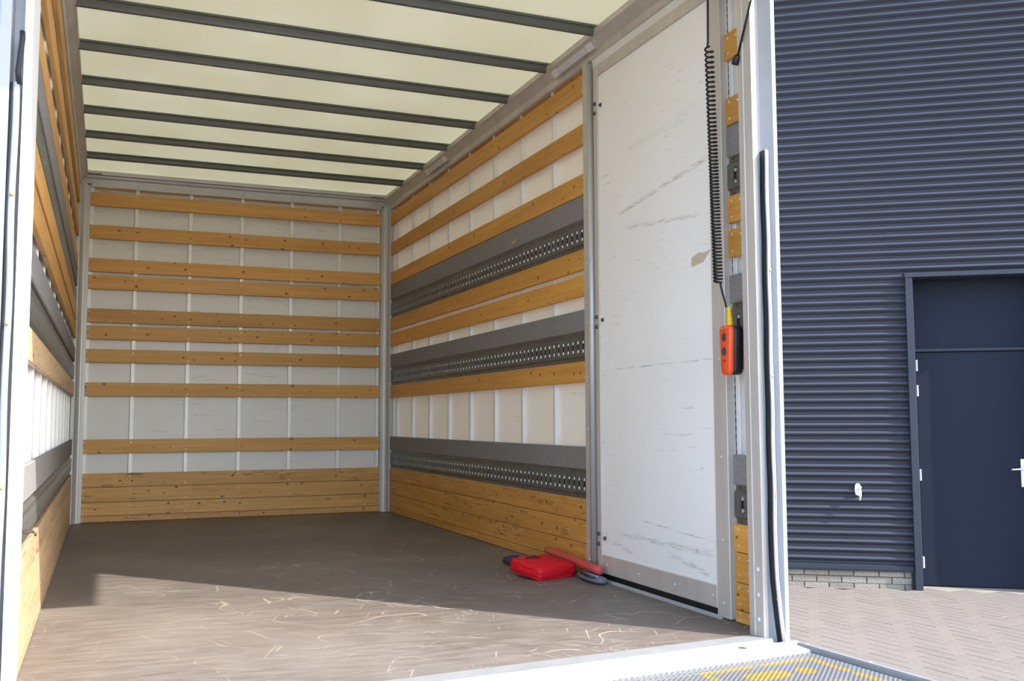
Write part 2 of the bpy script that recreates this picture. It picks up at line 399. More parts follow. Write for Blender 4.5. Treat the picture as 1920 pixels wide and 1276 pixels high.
def plank(parent, mat, x0, x1, z0, z1, screws, label=None):
    L = x1-x0; h = z1-z0
    b = MB().box(-L/2, L/2, 0, PT, -h/2, h/2, .003)
    jit = random.uniform(-.0012, .0012)
    o = b.obj('plank', mat, parent, loc=((x0+x1)/2, jit, (z0+z1)/2))
    if screws:
        s = MB()
        for i, x in enumerate(screws):
            if x0+.006 < x < x1-.006:
                zs = (-h*.27, h*.30) if (i == 0 or i == len(screws)-1) else ((h*.27,) if i % 2 else (-h*.30,))
                for z in zs: s.disc((x-(x0+x1)/2, 0, z*random.uniform(.9, 1.1)), (0, -1, 0), .0052, .0014, 7)
        if s.v: stuff(s.obj('screws', STEEL, o))
    return o
_rails = {}
def lashing_rail(parent, x0, x1, z0, z1, phase=.03, pitch=.0585):
    """hat profile with a row of dumb-bell slots whose tabs are folded into the wall"""
    h = z1-z0; fl = .017; bv = .010; yf = .004; yb = PT-.002
    b = MB(); L = x1-x0
    prof = [(yb, 0), (yb-.004, 0), (yb-.004, fl), (yf, fl+bv), (yf, h-fl-bv), (yb-.004, h-fl), (yb-.004, h), (yb, h)]
    for i in range(len(prof)-1):
        if i == 3: continue
        (ya, za), (yc, zc) = prof[i], prof[i+1]
        b.add([(0, ya, za), (L, ya, za), (L, yc, zc), (0, yc, zc)], [(0, 1, 2, 3)])
    zl, zh = fl+bv, h-fl-bv
    sw, sh = .0150, .034                      # half sizes of a slot
    zc = h/2; k = 0; cells = []
    x = phase
    while x+pitch/2 < L: cells.append(x); x += pitch
    last = 0.0
    T = MB()
    for x in cells:
        a0, a1 = x-pitch/2, x+pitch/2
        if a0 > last+1e-6: b.add([(last, yf, zl), (a0, yf, zl), (a0, yf, zh), (last, yf, zh)], [(0, 1, 2, 3)])
        last = a1
        o = [(a0, zl), (x, zl), (a1, zl), (a1, zc), (a1, zh), (x, zh), (a0, zh), (a0, zc)]
        i = [(x-sw*.8, zc-sh*.82), (x, zc-sh), (x+sw*.8, zc-sh*.82), (x+sw*.62, zc), (x+sw*.8, zc+sh*.82), (x, zc+sh), (x-sw*.8, zc+sh*.82), (x-sw*.62, zc)]
        b.add([(p, yf, q) for p, q in o+i], [(j, (j+1) % 8, (j+1) % 8+8, j+8) for j in range(8)])
        b.add([(p, yf, q) for p, q in i]+[(p, yf+.004, q) for p, q in i], [(j, (j+1) % 8, (j+1) % 8+8, j+8) for j in range(8)])
        for zz in (zc-sh*.68, zc+sh*.68):      # folded tabs, standing at both ends of the slot
            for xe, sg in ((x-sw*.84, 1), (x+sw*.84, -1)):
                ring = [(yf+.0035+.0115*math.sin(PI*q/5), zz+.0088*math.cos(PI*q/5)) for q in range(6)]
                vs = [(xe+sg*.0105*math.sin(PI*q/5)*.55, a, c2) for q, (a, c2) in enumerate(ring)]
                T.add(vs, [tuple(range(6))])
    if last < L: b.add([(last, yf, zl), (L, yf, zl), (L, yf, zh), (last, yf, zh)], [(0, 1, 2, 3)])
    b.mi = 0
    o = b.obj('lashing_rail', GALV, parent, loc=(x0, 0, z0))
    stuff(T.obj('slot_tabs', GALV_T, o))
    MB().box(0, L, PT+.001, PT+.004, fl, h-fl).obj('backing_strip', BACK, o)
    d = MB(); x = .03; q = 0
    while x < L-.02:
        for z in (fl*.5, h-fl*.5): d.disc((x, yb-.0041, z), (0, -1, 0), .0034 if q % 6 else .0055, .0010 if q % 6 else .004, 6)
        x += pitch; q += 1
    stuff(d.obj('rivets', BOLTD, o))  # low discs paint the dark of the flange holes; taller ones are rivets
    return o
def felt(parent, x0, x1, z0, z1):
    o = MB().box(x0, x1, .002, PT-.002, z0, z1, .004).obj('felt_strip', FELT, parent)
    o['label'] = 'grey felt rubbing strip'; return o
def stud(parent, x, z0, z1, mat, wd=.030):
    poly = [(x-wd/2, PT+SD), (x-wd/2, PT+.002), (x-wd/2+.002, PT), (x+wd/2-.002, PT), (x+wd/2, PT+.002), (x+wd/2, PT+SD)]
    return MB().prism(poly, z0, z1, 'z').obj('stud', mat, parent)

# --- front wall (headboard): local X = x, -Y faces the cargo room
wf = MB().box(-.06, W+.06, PT+SD, PT+SD+.03, -.02, 2.74).obj('wall_front', PANEL)
tag(wf, 'white front wall of the cargo box behind pine planks', 'wall', None, 'structure')
FS = [.082, .411, .816, 1.219, 1.620, 2.024, 2.359]
for x in FS: stud(wf, x, .0, 2.60, ALU_B)
for z0, z1 in PLANKS_FRONT: plank(wf, WOODH, .073, 2.379, z0, z1, FS)
for z0, z1 in KICK: plank(wf, WOODB, .062, 2.379, z0, z1, FS)
tb = MB().box(.10, 2.37, PT+.006, PT+.018, 2.568, 2.584, .002).obj('top_batten', WOODH, wf)
# corner posts
def corner_post(sg, x):
    pts = [(0, .015), (.0, -.002), (.016, -.002), (.018, -.008)] if sg > 0 else None
    prof = [(-.072, .02), (-.072, -.004), (-.050, -.004), (-.050, -.010)]
    for q in range(7):
        a = PI/2*q/6
        prof.append((-.044+.034*math.sin(a)*1.0, -.012-.040*(1-math.cos(a))))
    prof += [(-.004, -.056), (.02, -.056), (.02, .02)]
    poly = [(x+sg*u, v) for u, v in prof]
    return MB().prism(poly, .0, 2.60, 'z').obj('corner_post', ALU, wf)
cpR = corner_post(1, W); cpL = corner_post(-1, 0)
s = MB()
for k in range(9): s.disc((W-.020, -.0335, .045+.30*k), (-.6, -.8, 0), .006, .003, 8)
stuff(s.obj('rivets', STEEL, cpR))
s = MB()
for k in range(9): s.disc((.020, -.0335, .045+.30*k), (.6, -.8, 0), .006, .003, 8)
stuff(s.obj('rivets', STEEL, cpL))
# header rail over the front wall
hr = MB().prism([(PT+SD, 2.578), (.000, 2.578), (-.004, 2.590), (-.004, 2.640), (-.014, 2.648), (-.020, 2.664), (-.036, 2.670), (-.040, 2.695), (PT+SD, 2.72)], -.02, W+.02, 'x').obj('header_rail', ALU, wf)
s = MB()
for x in FS: s.disc((x, -.004, 2.606), (0, -1, 0), .004, .002, 6)
stuff(s.obj('rivets', BOLTD, hr))
for x in (.10, W-.12): MB().box(x-.05, x+.05, -.075, -.036, 2.668, 2.676, .002).obj('end_clip', ALU, hr)

# --- right wall: local X = -y, -Y faces the room
wr = MB()
for xa, xb in ((-.05, 3.845), (4.975, 5.20)): wr.add([(xa, PT+SD+.001, -.02), (xb, PT+SD+.001, -.02), (xb, PT+SD+.001, 2.72), (xa, PT+SD+.001, 2.72)], [(0, 1, 2, 3)])
wr.mi = 1; wr.box(3.845, 4.975, .004, PT+SD+.026, 2.530, 2.72)
wr = wr.obj('wall_right', [PANELR, PANEL], None, False, (W, 0, 0), (0, 0, -PI/2))
tag(wr, 'right cargo wall with pine planks, grey felt and lashing rails', 'wall', None, 'structure')
RS = [.075] + [.192+.4475*k for k in range(8)] + [3.735]
for x in RS[:-1]: stud(wr, x, .0, 2.60, ALU_B)
for x in (5.005, 5.06, 5.13): stud(wr, x, 0, 2.60, ALU_B, .024)
for a, bb in ((.048, 3.752), (4.990, 5.165)):
    sc = RS if a < 1 else [5.02, 5.075, 5.09]
    for z0, z1 in PLANKS_SIDE: plank(wr, WOOD, a, bb, z0, z1, sc)
    for z0, z1 in KICK: plank(wr, WOODR if a < 1 else WOOD, a, bb, z0, z1, sc)
    for z0, z1 in RAILS: lashing_rail(wr, a+.002, bb, z0, z1, .035 if a < 1 else .052)
    for z0, z1 in FELTS: felt(wr, a, bb, z0, z1)
fp = MB().prism([(2.775, 1.812), (2.80, 1.818), (2.83, 1.826), (2.845, 1.838), (2.838, 1.842), (2.815, 1.832), (2.79, 1.830), (2.772, 1.823)], .0012, .0030, 'y').obj('torn_patch', WOOD, wr)
MB().box(.05, 3.75, PT+.004, PT+.016, 2.564, 2.592, .002).obj('top_batten', WOOD, wr)

# --- left wall: local X = y + 5.30
wl = MB().box(.10, 5.35, PT+SD, PT+SD+.026, -.02, 2.72).obj('wall_left', PANEL, None, False, (0, -5.30, 0), (0, 0, PI/2))
tag(wl, 'left cargo wall with pine planks, grey felt and lashing rails', 'wall', None, 'structure')
LS = [5.30-.192-.4475*k for k in range(12)]
for x in LS: stud(wl, x, 0, 2.60, ALU_B)
for z0, z1 in PLANKS_SIDE: plank(wl, WOODH if z0 > 1 else WOODL, .10, 5.252, z0, z1, LS[::-1])
for z0, z1 in KICK: plank(wl, WOODL, .10, 5.252, z0, z1, LS[::-1])
for z0, z1 in RAILS: lashing_rail(wl, .10, 5.25, z0, z1)
for z0, z1 in FELTS: felt(wl, .10, 5.252, z0, z1)

# --- floor
fl = MB().prism([(-.05, -5.37), (W+.05, -5.20), (W+.05, .06), (-.05, .06)], -.03, 0.0, 'z')
fl = fl.obj('floor', FLOOR)
tag(fl, 'scratched brown plywood floor of the cargo box', 'floor', None, 'structure')

# --- ceiling: translucent sheet, bows and side rails
ce = MB().box(-.05, W+.05, -5.30, .07, 2.712, 2.7125).obj('ceiling', ROOF)
tag(ce, 'translucent cream roof sheet on dark grey bows', 'ceiling', None, 'structure')
prof = [(-.030, .046), (-.030, .036), (-.019, .034), (-.017, .010), (-.011, .001), (.011, .001), (.017, .010), (.019, .034), (.030, .036), (.030, .046)]
bow = MB().prism(prof, .03, W-.03, 'x')
bowme = bow.mesh('roof_bow', BOW)
for k in range(9):
    put('roof_bow', bowme, ce, (0, -.556-.566*k, 2.660))
def side_rail(sg, x):
    prof = [(.04, 2.578), (.0, 2.578), (-.003, 2.584), (-.006, 2.615), (-.034, 2.652), (-.048, 2.664), (-.050, 2.690), (.0, 2.72), (.04, 2.73)]
    o = MB().prism([(x+sg*u, v) for u, v in prof], -5.24, .0, 'y').obj('side_rail', ALU_W if sg > 0 else ALU_W, ce)
    s = MB()
    n = Vector((-sg*.037, 0, -.028)).normalized()
    for k in range(9):
        for d in (-.02, .02): s.disc((x-sg*.030, -.556-.566*k+d, 2.6465), n, .0045, .002, 6)
    for k in range(11): s.disc((x-sg*.005, -.192-.4475*k, 2.600), (-sg, 0, -.1), .0045, .002, 6)
    stuff(s.obj('rivets', STEEL, o)); return o
side_rail(1, W); side_rail(-1, 0)

# ------------------------------------------------------------------ side door and its post
d1 = empty('door_1', (W, -3.87, 0), -PI/2)
tag(d1, 'white side door panel with aluminium frame, closed, in the right wall', 'door', None, 'structure')
DW = 1.10
MB().box(.040, DW-.085, .002, .030, .118, 2.478).obj('door_panel', DOORW, d1)
MB().box(.0, .045, -.006, .034, .034, 2.532, .003).obj('frame_stile', ALU_W, d1)
MB().box(DW-.090, DW, -.006, .034, .004, 2.532, .003).obj('frame_stile', ALU_W, d1)
MB().box(.045, DW-.090, -.006, .034, .034, .122, .003).obj('frame_rail', ALU_W, d1)
MB().box(.045, DW-.090, -.006, .034, 2.474, 2.532, .003).obj('frame_rail', ALU_W, d1)
MB().box(.0, DW-.09, .010, .030, .0, .034).obj('bottom_gap_shade', BLACKR, d1)  # black strip paints the shade of the gap under the bottom rail
MB().prism([(-.022, 0), (-.008, 0), (-.008, .012), (-.011, .012), (-.011, .003), (-.022, .003)], 0.0, DW-.05, 'x').obj('threshold_strip', ALU, d1)
for z, dz in ((2.32, .05), (1.25, .05), (.20, .05)):
    for k, (x, zz) in enumerate(((.020, z+.018), (.020, z-.030), (.068, z))):
        b = MB().disc((x, -.006 if k < 2 else .002, zz), (0, -1, 0), .011, .008, 12, .7); b.disc((x, -.014 if k < 2 else -.006, zz), (0, -1, 0), .005, .003, 8)
        b.obj('bolt', BOLTD, d1)
s = MB()
for x in (.10, .40, .70, .98):
    s.disc((x, -.006, .078), (0, -1, 0), .006, .003, 8); s.disc((x, -.006, 2.503), (0, -1, 0), .006, .003, 8)
for z in (.06, .30, .62, 1.0, 1.4, 1.8, 2.2): s.disc((DW-.045, -.006, z), (0, -1, 0), .006, .003, 8)
stuff(s.obj('rivets', STEEL, d1))
tp = MB().prism([(.860, 1.395), (.945, 1.402), (.985, 1.432), (1.000, 1.446), (.955, 1.440), (.915, 1.446), (.862, 1.432)], .0005, .002, 'y').obj('tape_remnant', TAPE, d1)
tp['label'] = 'torn beige tape remnant'
t1 = MB().prism([(W+.03, -3.752), (W-.004, -3.752), (W-.008, -3.758), (W-.008, -3.806), (W+.012, -3.806), (W+.012, -3.868), (W+.03, -3.868)], .0, 2.585, 'z').obj('trim_1', ALU_W)
tag(t1, 'tall aluminium door post between planks and side door', 'post', None, 'structure')
pts = [(W+.012, -3.812)]
hb = MB().tube([(W-.004, -3.834, .0), (W-.004, -3.834, 2.56)], .019, 12).obj('hinge_bar', ALU, t1, True)
s = MB()
for z in (.08, .36, .72, .98, 1.25, 1.55, 1.83, 2.12, 2.38): s.disc((W-.008, -3.790, z), (-1, 0, 0), .006, .003, 8)
stuff(s.obj('rivets', STEEL, t1))

# ------------------------------------------------------------------ rear frame
def rivet_row(parent, pts, n, r, mat=STEEL, name='bolt', h=.006):
    for p in pts: MB().disc(p, n, r, h, 12, .6).obj(name, mat, parent)
t2 = empty('trim_2', (W, -5.26, 0)); tag(t2, 'aluminium rear door jamb beside the hanging remote', 'jamb', None, 'structure')
jp = MB().prism([(.03, .11), (-.045, .11), (-.045, .085), (-.068, .085), (-.070, .050), (-.073, .049), (-.070, .047), (-.070, .000), (-.050, .000), (-.050, .018), (.03, .018)], .0, 2.66, 'z').obj('jamb_post', ALU_W, t2)
rivet_row(jp, [(-.070, .030, z) for z in (.06, .145, .235)], (-1, 0, 0), .010)
op = MB().prism([(-.050, .018), (-.050, .012), (-.034, .004), (-.006, -.038), (.008, -.040), (.012, -.030), (.05, .015), (.05, .11), (.03, .11), (.03, .018)], -.03, 2.66, 'z').obj('outer_post', ALU_M, t2)
sp = []
for i in range(40):
    z = -.02+1.76*i/39; lo = max(0, (.22-z)/.22); sp.append((-.040+.016*lo, -.030-.012*lo+.0015*math.sin(z*21), z))
seal = MB().tube([(p[0]+.002, p[1]+.014, p[2]) for p in sp], .0048, 8, up=(0, 1, 0), sx=.8, sz=4.6).obj('rubber_seal', BLACKR, t2, True)
MB().tube([(p[0]-.001, p[1]-.004, p[2]) for p in sp], .0042, 8).obj('seal_lip', GREYR, seal, True)
MB().tube([(p[0]+.008, p[1]+.001, p[2]) for p in sp], .0042, 8).obj('seal_lip', GREYR, seal, True)
MB().tube([(p[0]+.015, p[1]+.006, p[2]) for p in sp], .0032, 8).obj('seal_lip', GREYR, seal, True)
for z in (.14, .50, .92, 1.30): MB().disc((-.034, -.035, z), (-.3, -1, 0), .006, .004, 10).obj('rivet', RUST, seal)

t3 = empty('trim_3', (.0, -5.33, 0)); tag(t3, 'white aluminium rear door jamb with rubber seal beside the left planks', 'jamb', None, 'structure')
jl = MB().prism([(-.03, .24), (.010, .24), (.016, .235), (.016, .010), (.014, .0), (-.004, .0), (-.004, .055), (-.03, .055)], -.03, 2.66, 'z').obj('jamb_post', ALU_B, t3)
rivet_row(jl, [(.0165, .03, z) for z in (.10, .19)], (1, 0, 0), .008)
MB().prism([(-.004, .055), (-.004, .050), (-.032, .050), (-.035, .045), (-.036, -.006), (-.062, -.006), (-.068, .002), (-.068, .24), (-.03, .24), (-.03, .055)], -.03, 2.66, 'z').obj('outer_post', ALU_M, t3)
sp = [(-.020+.0015*math.sin(z*13), -.004, z) for z in [-.02+1.68*i/39 for i in range(40)]]
seal = MB().tube(sp, .010, 8, sx=.8, sz=1.0).obj('rubber_seal', GREYR, t3, True)
MB().tube([(p[0]-.009, p[1]+.003, p[2]) for p in sp], .006, 8).obj('seal_lip', BLACKR, seal, True)
for z in (.10, .60, 1.02, 1.36): MB().disc((-.018, -.0135, z), (.3, -1, 0), .007, .004, 10).obj('rivet', RUST, seal)
hose = [(-.012, -.008, 1.655), (-.016, -.010, 1.69), (-.012, -.012, 1.73), (-.008, -.010, 1.78), (-.009, -.008, 1.80)]
MB().tube(hose, .007, 10).obj('drain_hose', BLACKR, seal, True)

# raised rear flap: its edge throws the notch in the sunlight on the floor
d2 = empty('door_2', (0, -5.34, 2.66)); tag(d2, 'white rear flap raised level with the roof above the opening', 'door', None, 'structure')
MB().box(-.06, 2.50, -1.00, .035, -.055, -.022, .004).obj('flap_panel', ALU_B, d2)
MB().tube([(-.04, -.01, -.02), (2.49, -.01, -.02)], .014, 10).obj('hinge', ALU, d2, True)
hd = MB().prism([(-5.235, 2.64), (-5.30, 2.64), (-5.33, 2.66), (-5.33, 2.74), (-5.235, 2.74)], -.06, 2.50, 'x').obj('trim_4', ALU)
tag(hd, 'aluminium header beam over the rear opening', 'beam', None, 'structure')
gs = empty('gas_strut', (W-.075, -5.180, 2.105)); tag(gs, 'thin black gas strut with ball joint at the top of the rear jamb', 'strut')
MB().tube([(0, 0, 0), (-.004, -.115, .22), (-.008, -.26, .505)], .0042, 10).obj('rod', BLACKR, gs, True)
MB().tube([(0, .010, -.012), (-.001, .004, -.002), (-.001, -.004, .010), (-.002, -.009, .020)], [.013, .015, .014, .008], 10).obj('ball_socket', BLACKP, gs, True)
MB().tube([(.0, .004, 0), (.012, .004, -.002)], .008, 10).obj('mounting_stud', STEEL, gs, True)

# sill and tail lift, in the rear frame's own axes
sill = empty('trim_5', RE, RT); tag(sill, 'ribbed aluminium sill along the rear edge of the floor', 'sill', None, 'structure')
MB().prism([(.105, -.03), (.105, .0022), (.020, .0022), (.017, .006), (.008, .006), (.004, -.004), (-.030, -.006), (-.030, -.03)], -2.50, -.062, 'x').obj('sill_profile', ALU_S, sill)
MB().prism([(-.0305, -.03), (-.0305, -.002), (-.034, .002), (-.056, .002), (-.060, -.012), (-.060, -.03)], -2.50, .0, 'x').obj('hinge_rib', ALU_B, sill)
MB().prism([(-.0605, -.03), (-.0605, -.010), (-.082, -.012), (-.082, -.03)], -2.50, .0, 'x').obj('hinge_groove', GALV, sill)
MB().disc((-.235, -.044, .002), (0, 0, 1), .016, .002, 8).obj('worn_patch', GALV, sill)
tl = empty('tail_lift', RE, RT); tag(tl, 'aluminium tail lift platform with yellow footprint markings', 'tail lift')
MB().prism([(-.084, -.05), (-.084, -.006), (-.090, .000), (-.146, -.002), (-.152, -.008), (-.152, -.05)], -2.46, -.030, 'x').obj('front_flange', ALU, tl)
MB().box(-2.46, -.034, -1.70, -.150, -.055, -.030).obj('deck_tray', BLACKP, tl)  # black colour stands in for the shade inside the deck holes
tr = MB(); px_, py_ = .0105, .0180; x = -2.455; col = 0        # perforated sheet: staggered slots
while x+px_ <= -.034:
    y = -.132-(py_/2 if col % 2 else 0); xc = x+px_/2
    while y > -1.70:
        y1, yc = y-py_, y-py_/2
        o_ = [(x, y1), (xc, y1), (x+px_, y1), (x+px_, yc), (x+px_, y), (xc, y), (x, y), (x, yc)]
        hx, hy = .0032, .0062
        i_ = [(xc-hx*.7, yc-hy*.7), (xc, yc-hy), (xc+hx*.7, yc-hy*.7), (xc+hx, yc), (xc+hx*.7, yc+hy*.7), (xc, yc+hy), (xc-hx*.7, yc+hy*.7), (xc-hx, yc)]
        if y > -1.10: tr.add([(a, b, -.0095) for a, b in o_+i_], [(k, (k+1) % 8, (k+1) % 8+8, k+8) for k in range(8)])
        else: tr.add([(a, b, -.0095) for a, b in o_], [tuple(range(8))])
        y = y1
    x += px_; col += 1
tr.obj('perforated_deck', DECKT, tl)
sr = MB().prism([(-.034, -.055), (-.034, .002), (-.030, .008), (-.020, .008), (-.017, .004), (-.004, .004), (.0, -.002), (.0, -.055)], -1.70, -.082, 'y').obj('edge_rail', ALU_S, tl)
for y in (-.105, -.385, -.80): MB().disc((-.010, y, .004), (0, 0, 1), .008, .003, 10).obj('bolt', STEEL, sr)

# ------------------------------------------------------------------ lamps on the right roof rail
def roof_lamp(y0, y1, label):
    o = empty('ceiling_light', (W-.020, (y0+y1)/2, 2.636)); L = abs(y1-y0)
    tag(o, label, 'light', 'strip lights on the right roof rail')
    n = Vector((-.037, 0, -.028)).normalized(); t = Vector((-.028, 0, .037)).normalized()*-1
    def bx(a0, a1, h0, h1, ya, yb):
        vs = [n*h + t*a + Vector((0, y, 0)) for h in (h0, h1) for a in (a0, a1) for y in (ya, yb)]
        return MB().add(vs, [(0, 1, 3, 2), (4, 6, 7, 5), (0, 4, 5, 1), (2, 3, 7, 6), (0, 2, 6, 4), (1, 5, 7, 3)])
    bx(-.022, .022, -.012, .012, -L/2, L/2).obj('housing', ALU_W, o)
    bx(-.016, .016, .012, .020, -L/2+.05, L/2-.05).obj('lens', LENS, o)
    for sg in (-1, 1): bx(-.019, .019, .012, .022, sg*(L/2-.025)-.024, sg*(L/2-.025)+.024).obj('end_cap', CHROME, o)
roof_lamp(-3.46, -3.92, 'pale strip light on the right roof rail above the side door post')
roof_lamp(-1.17, -1.62, 'pale strip light on the right roof rail near the front wall')

# ------------------------------------------------------------------ remote control on its coiled cable
rc = empty('remote_control', (2.380, -5.095, .93)); tag(rc, 'orange two-button lift remote hanging from a coiled black cable', 'remote')
def rz(p, a): return (p[0]*math.cos(a)-p[1]*math.sin(a), p[0]*math.sin(a)+p[1]*math.cos(a), p[2])
ang = -PI/2-math.radians(4)            # local -Y (front) turned towards -x
def slab(y0, y1, wt, wb, z0, z1, rr):
    """rounded tapered shell; front at y0"""
    rings = []
    def outline(ins):
        pts = []
        for cx, cz, a0 in ((wt/2-rr, z1-rr, 0), (-wt/2+rr, z1-rr, PI/2), (-wb/2+rr, z0+rr, PI), (wb/2-rr, z0+rr, 1.5*PI)):
            for k in range(5):
                a = a0+PI/2*k/4; pts.append((cx+(rr-ins)*math.cos(a), cz+(rr-ins)*math.sin(a)))
        return pts
    b = MB(); n = 20; vs = []
    for y, ins in ((y0, .006), (y0+.0025, .002), (y0+.006, 0), (y1-.003, 0), (y1, .003)):
        vs += [rz((px, y, pz), ang) for px, pz in outline(ins)]
    fs = [(i*n+k, i*n+(k+1) % n, (i+1)*n+(k+1) % n, (i+1)*n+k) for i in range(4) for k in range(n)]
    fs += [tuple(range(n))[::-1], tuple(range(4*n, 5*n))]
    return b.add(vs, fs)
slab(-.026, -.004, .076, .060, .0, .186, .020).obj('front_shell', ORANGE, rc, True)
slab(-.0045, .034, .078, .062, .001, .184, .020).obj('back_shell', BLACKP, rc, True)
for z in (.142, .088):
    b = MB().disc(rz((0, -.0255, z), ang), rz((0, -1, 0), ang), .0165, .0035, 18, .85)
    b.obj('button', BUTTON, rc)
    ring = [Vector(rz((.0175*math.cos(2*PI*k/20), -.0262, z+.0175*math.sin(2*PI*k/20)), ang)) for k in range(21)]
    MB().tube(ring, .0012, 5, False).obj('button_rim', ORANGE, rc, True)
for x0, x1, z0, z1 in ((-.012, -.009, .052, .055), (-.006, .006, .0525, .0555), (-.003, .003, .049, .0512), (.009, .012, .052, .055), (-.010, -.002, .166, .1675), (.000, .008, .164, .1655)):
    vs = [rz((x, y, z), ang) for y in (-.0266, -.0258) for z in (z0, z1) for x in (x0, x1)]
    MB().add(vs, [(0, 1, 3, 2), (4, 6, 7, 5), (0, 4, 5, 1), (2, 3, 7, 6), (0, 2, 6, 4), (1, 5, 7, 3)]).obj('printed_mark', PRINT, rc)
for x in (-.016, .014): MB().disc(rz((x, -.0258, .176), ang), rz((0, -1, 0), ang), .0028, .001, 8).obj('screw', STEEL, rc)
pts = []; rad = []
for k in range(8):
    z = .186+.009*k
    pts += [(0, 0, z), (0, 0, z+.0055), (0, 0, z+.006), (0, 0, z+.0085)]; q = .0135-.0007*k
    rad += [q, q, q*.72, q*.72]
MB().tube([(p[0], p[1]+.006*(p[2]-.186)/.07, p[2]) for p in pts], rad, 14).obj('strain_relief', YELLOW, rc)
# cable: tail, coil, riser
cx, cyy = .0, .054
path = [(0, .006, .255), (.0, .010, .272), (.0, .022, .300), (.0, .036, .335), (cx, cyy-.014, .352)]
z = .356; a = 0.
while z < 1.285:
    lo = (z-.356)/(1.285-.356)
    pitch = .0132 if lo < .46 else .0132+(lo-.46)/.54*.0085
    path.append((cx+.0155*math.cos(a), cyy+.030*lo+.0155*math.sin(a), z)); a += 2*PI/12; z += pitch/12
path += [(cx, cyy+.042, z+.004), (cx, cyy+.036, z+.03), (cx+.004, cyy+.038, z+.15), (cx+.006, cyy+.038, 1.60), (cx+.02, cyy+.038, 1.69)]
MB().tube([(p[0]-.012, p[1], p[2]) for p in path], .0040, 6, up=None).obj('coiled_cable', BLACKR, rc, True)

# ------------------------------------------------------------------ things on the floor
def soft_box(hx, hy, hz, n=12, e=.22, puff=.12, seed=0):
    import bmesh
    bm = bmesh.new(); bmesh.ops.create_cube(bm, size=2.0); bmesh.ops.subdivide_edges(bm, edges=bm.edges[:], cuts=n, use_grid_fill=True)
    from mathutils import noise
    for v in bm.verts:
        p = v.co.copy(); c = Vector((p.x, p.y, p.z))
        s = c.normalized()*1.0; q = c*(1-e)+Vector((s.x, s.y, s.z))*e*1.25
        f = (1-p.x*p.x)*(1-p.y*p.y)
        q.z *= 1+puff*f
        nz = noise.noise(Vector((q.x*2.2+seed, q.y*2.2, q.z*2.2)))*.06+noise.noise(Vector((q.x*5+seed, q.y*5, q.z*4)))*.025
        q += q.normalized()*nz
        v.co = Vector((q.x*hx, q.y*hy, q.z*hz))
    me = bpy.data.meshes.new('soft'); bm.to_mesh(me); bm.free()
    me.polygons.foreach_set('use_smooth', [True]*len(me.polygons))
    return me
bag = empty('first_aid_bag', (2.230, -3.692, 0), math.radians(18)); bag.rotation_euler = (math.radians(7.0), 0, math.radians(18)); bag.location.z = .0135; tag(bag, 'bright red nylon first aid pouch lying on the floor', 'bag')
me = soft_box(.120, .112, .032, 14, .19, .42, 3); me.materials.append(RED)
bo = put('pouch', me, bag, (0, 0, .031)); 
from mathutils import noise as _nz
def bag_top(x, y):                        # highest point of the pouch above (x, y)
    best = 0
    for v in me.vertices:
        if abs(v.co.x-x) < .014 and abs(v.co.y-y) < .012: best = max(best, v.co.z)
    return best+.031
def stroke(pts, wd, mat, name):
    b = MB()
    for i in range(len(pts)-1):
        p, q = Vector(pts[i]), Vector(pts[i+1]); N = 6
        d = (q-p).normalized(); nn = Vector((-d.y, d.x))*wd/2; vs = []
        for k in range(N+1):
            c = p.lerp(q, k/N)
            for sg in (-1, 1):
                e = c+nn*sg; z = bag_top(c.x, c.y); vs += [(e.x, e.y, z+.0040), (e.x, e.y, z-.004)]
        fs = []
        for k in range(N):
            o = k*4; fs += [(o, o+2, o+6, o+4), (o, o+4, o+5, o+1), (o+2, o+3, o+7, o+6)]
        b.add(vs, fs)
    return b.obj(name, mat, bag)
stroke([(-.080, .040), (-.018, .004)], .012, PRINT, 'printed_mark')
stroke([(-.058, .034), (-.016, .046)], .011, PRINT, 'printed_mark')
MB().tube([(-.10, -.112, .034), (-.03, -.117, .036), (.05, -.116, .036), (.105, -.104, .035), (.123, -.06, .036), (.126, .02, .036), (.121, .085, .035)], .0028, 6).obj('zip_piping', flat('red_piping', (.40, .004, .012), .6), bag, True)

po = empty('grey_pouch', (2.38, -3.70, 0)); tag(po, 'dark grey zipped pouch lying under the red tube by the side door', 'pouch')
base = Vector((2.38, -3.70, 0))
path = [(2.385, -4.050, .016), (2.380, -4.02, .018), (2.382, -3.93, .0185), (2.390, -3.86, .018), (2.400, -3.80, .017), (2.402, -3.775, .012)]
MB().tube([Vector(p)-base for p in path], [.010, .016, .018, .0175, .014, .006], 14, up=(0, 0, 1), sx=2.4, sz=1.0).obj('pouch_body', GREYP, po, True)
MB().tube([Vector((p[0]-.030, p[1], p[2]+.013))-base for p in path[1:4]], [.006, .009, .006], 8).obj('zip_edge', DARKF, po, True)
MB().tube([Vector((p[0]-.012, p[1], p[2]+.0165))-base for p in path[1:4]], [.003, .005, .003], 8).obj('pale_print', flat('pale_grey_print', (.35, .36, .42), .6), po, True)
um = empty('rolled_bag', (2.30, -3.36, 0)); tag(um, 'short dark grey roll with a black end lying behind the red pouch', 'bag'); base = Vector((2.30, -3.36, 0))
path = [(2.385, -3.50, .016), (2.37, -3.475, .024), (2.33, -3.40, .027), (2.28, -3.34, .027), (2.235, -3.295, .026), (2.21, -3.276, .020)]
MB().tube([Vector(p)-base for p in path], [.010, .022, .026, .026, .022, .010], 14, up=(0, 0, 1), sx=1.5, sz=1.0).obj('roll_body', GREYP, um, True)
MB().tube([Vector(p)-base for p in ((2.262, -3.322, .028), (2.232, -3.294, .028), (2.203, -3.269, .024), (2.194, -3.262, .022))], [.030, .029, .020, .008], 12, up=(0, 0, 1), sx=1.3, sz=.88).obj('dark_end', DARKF, um, True)
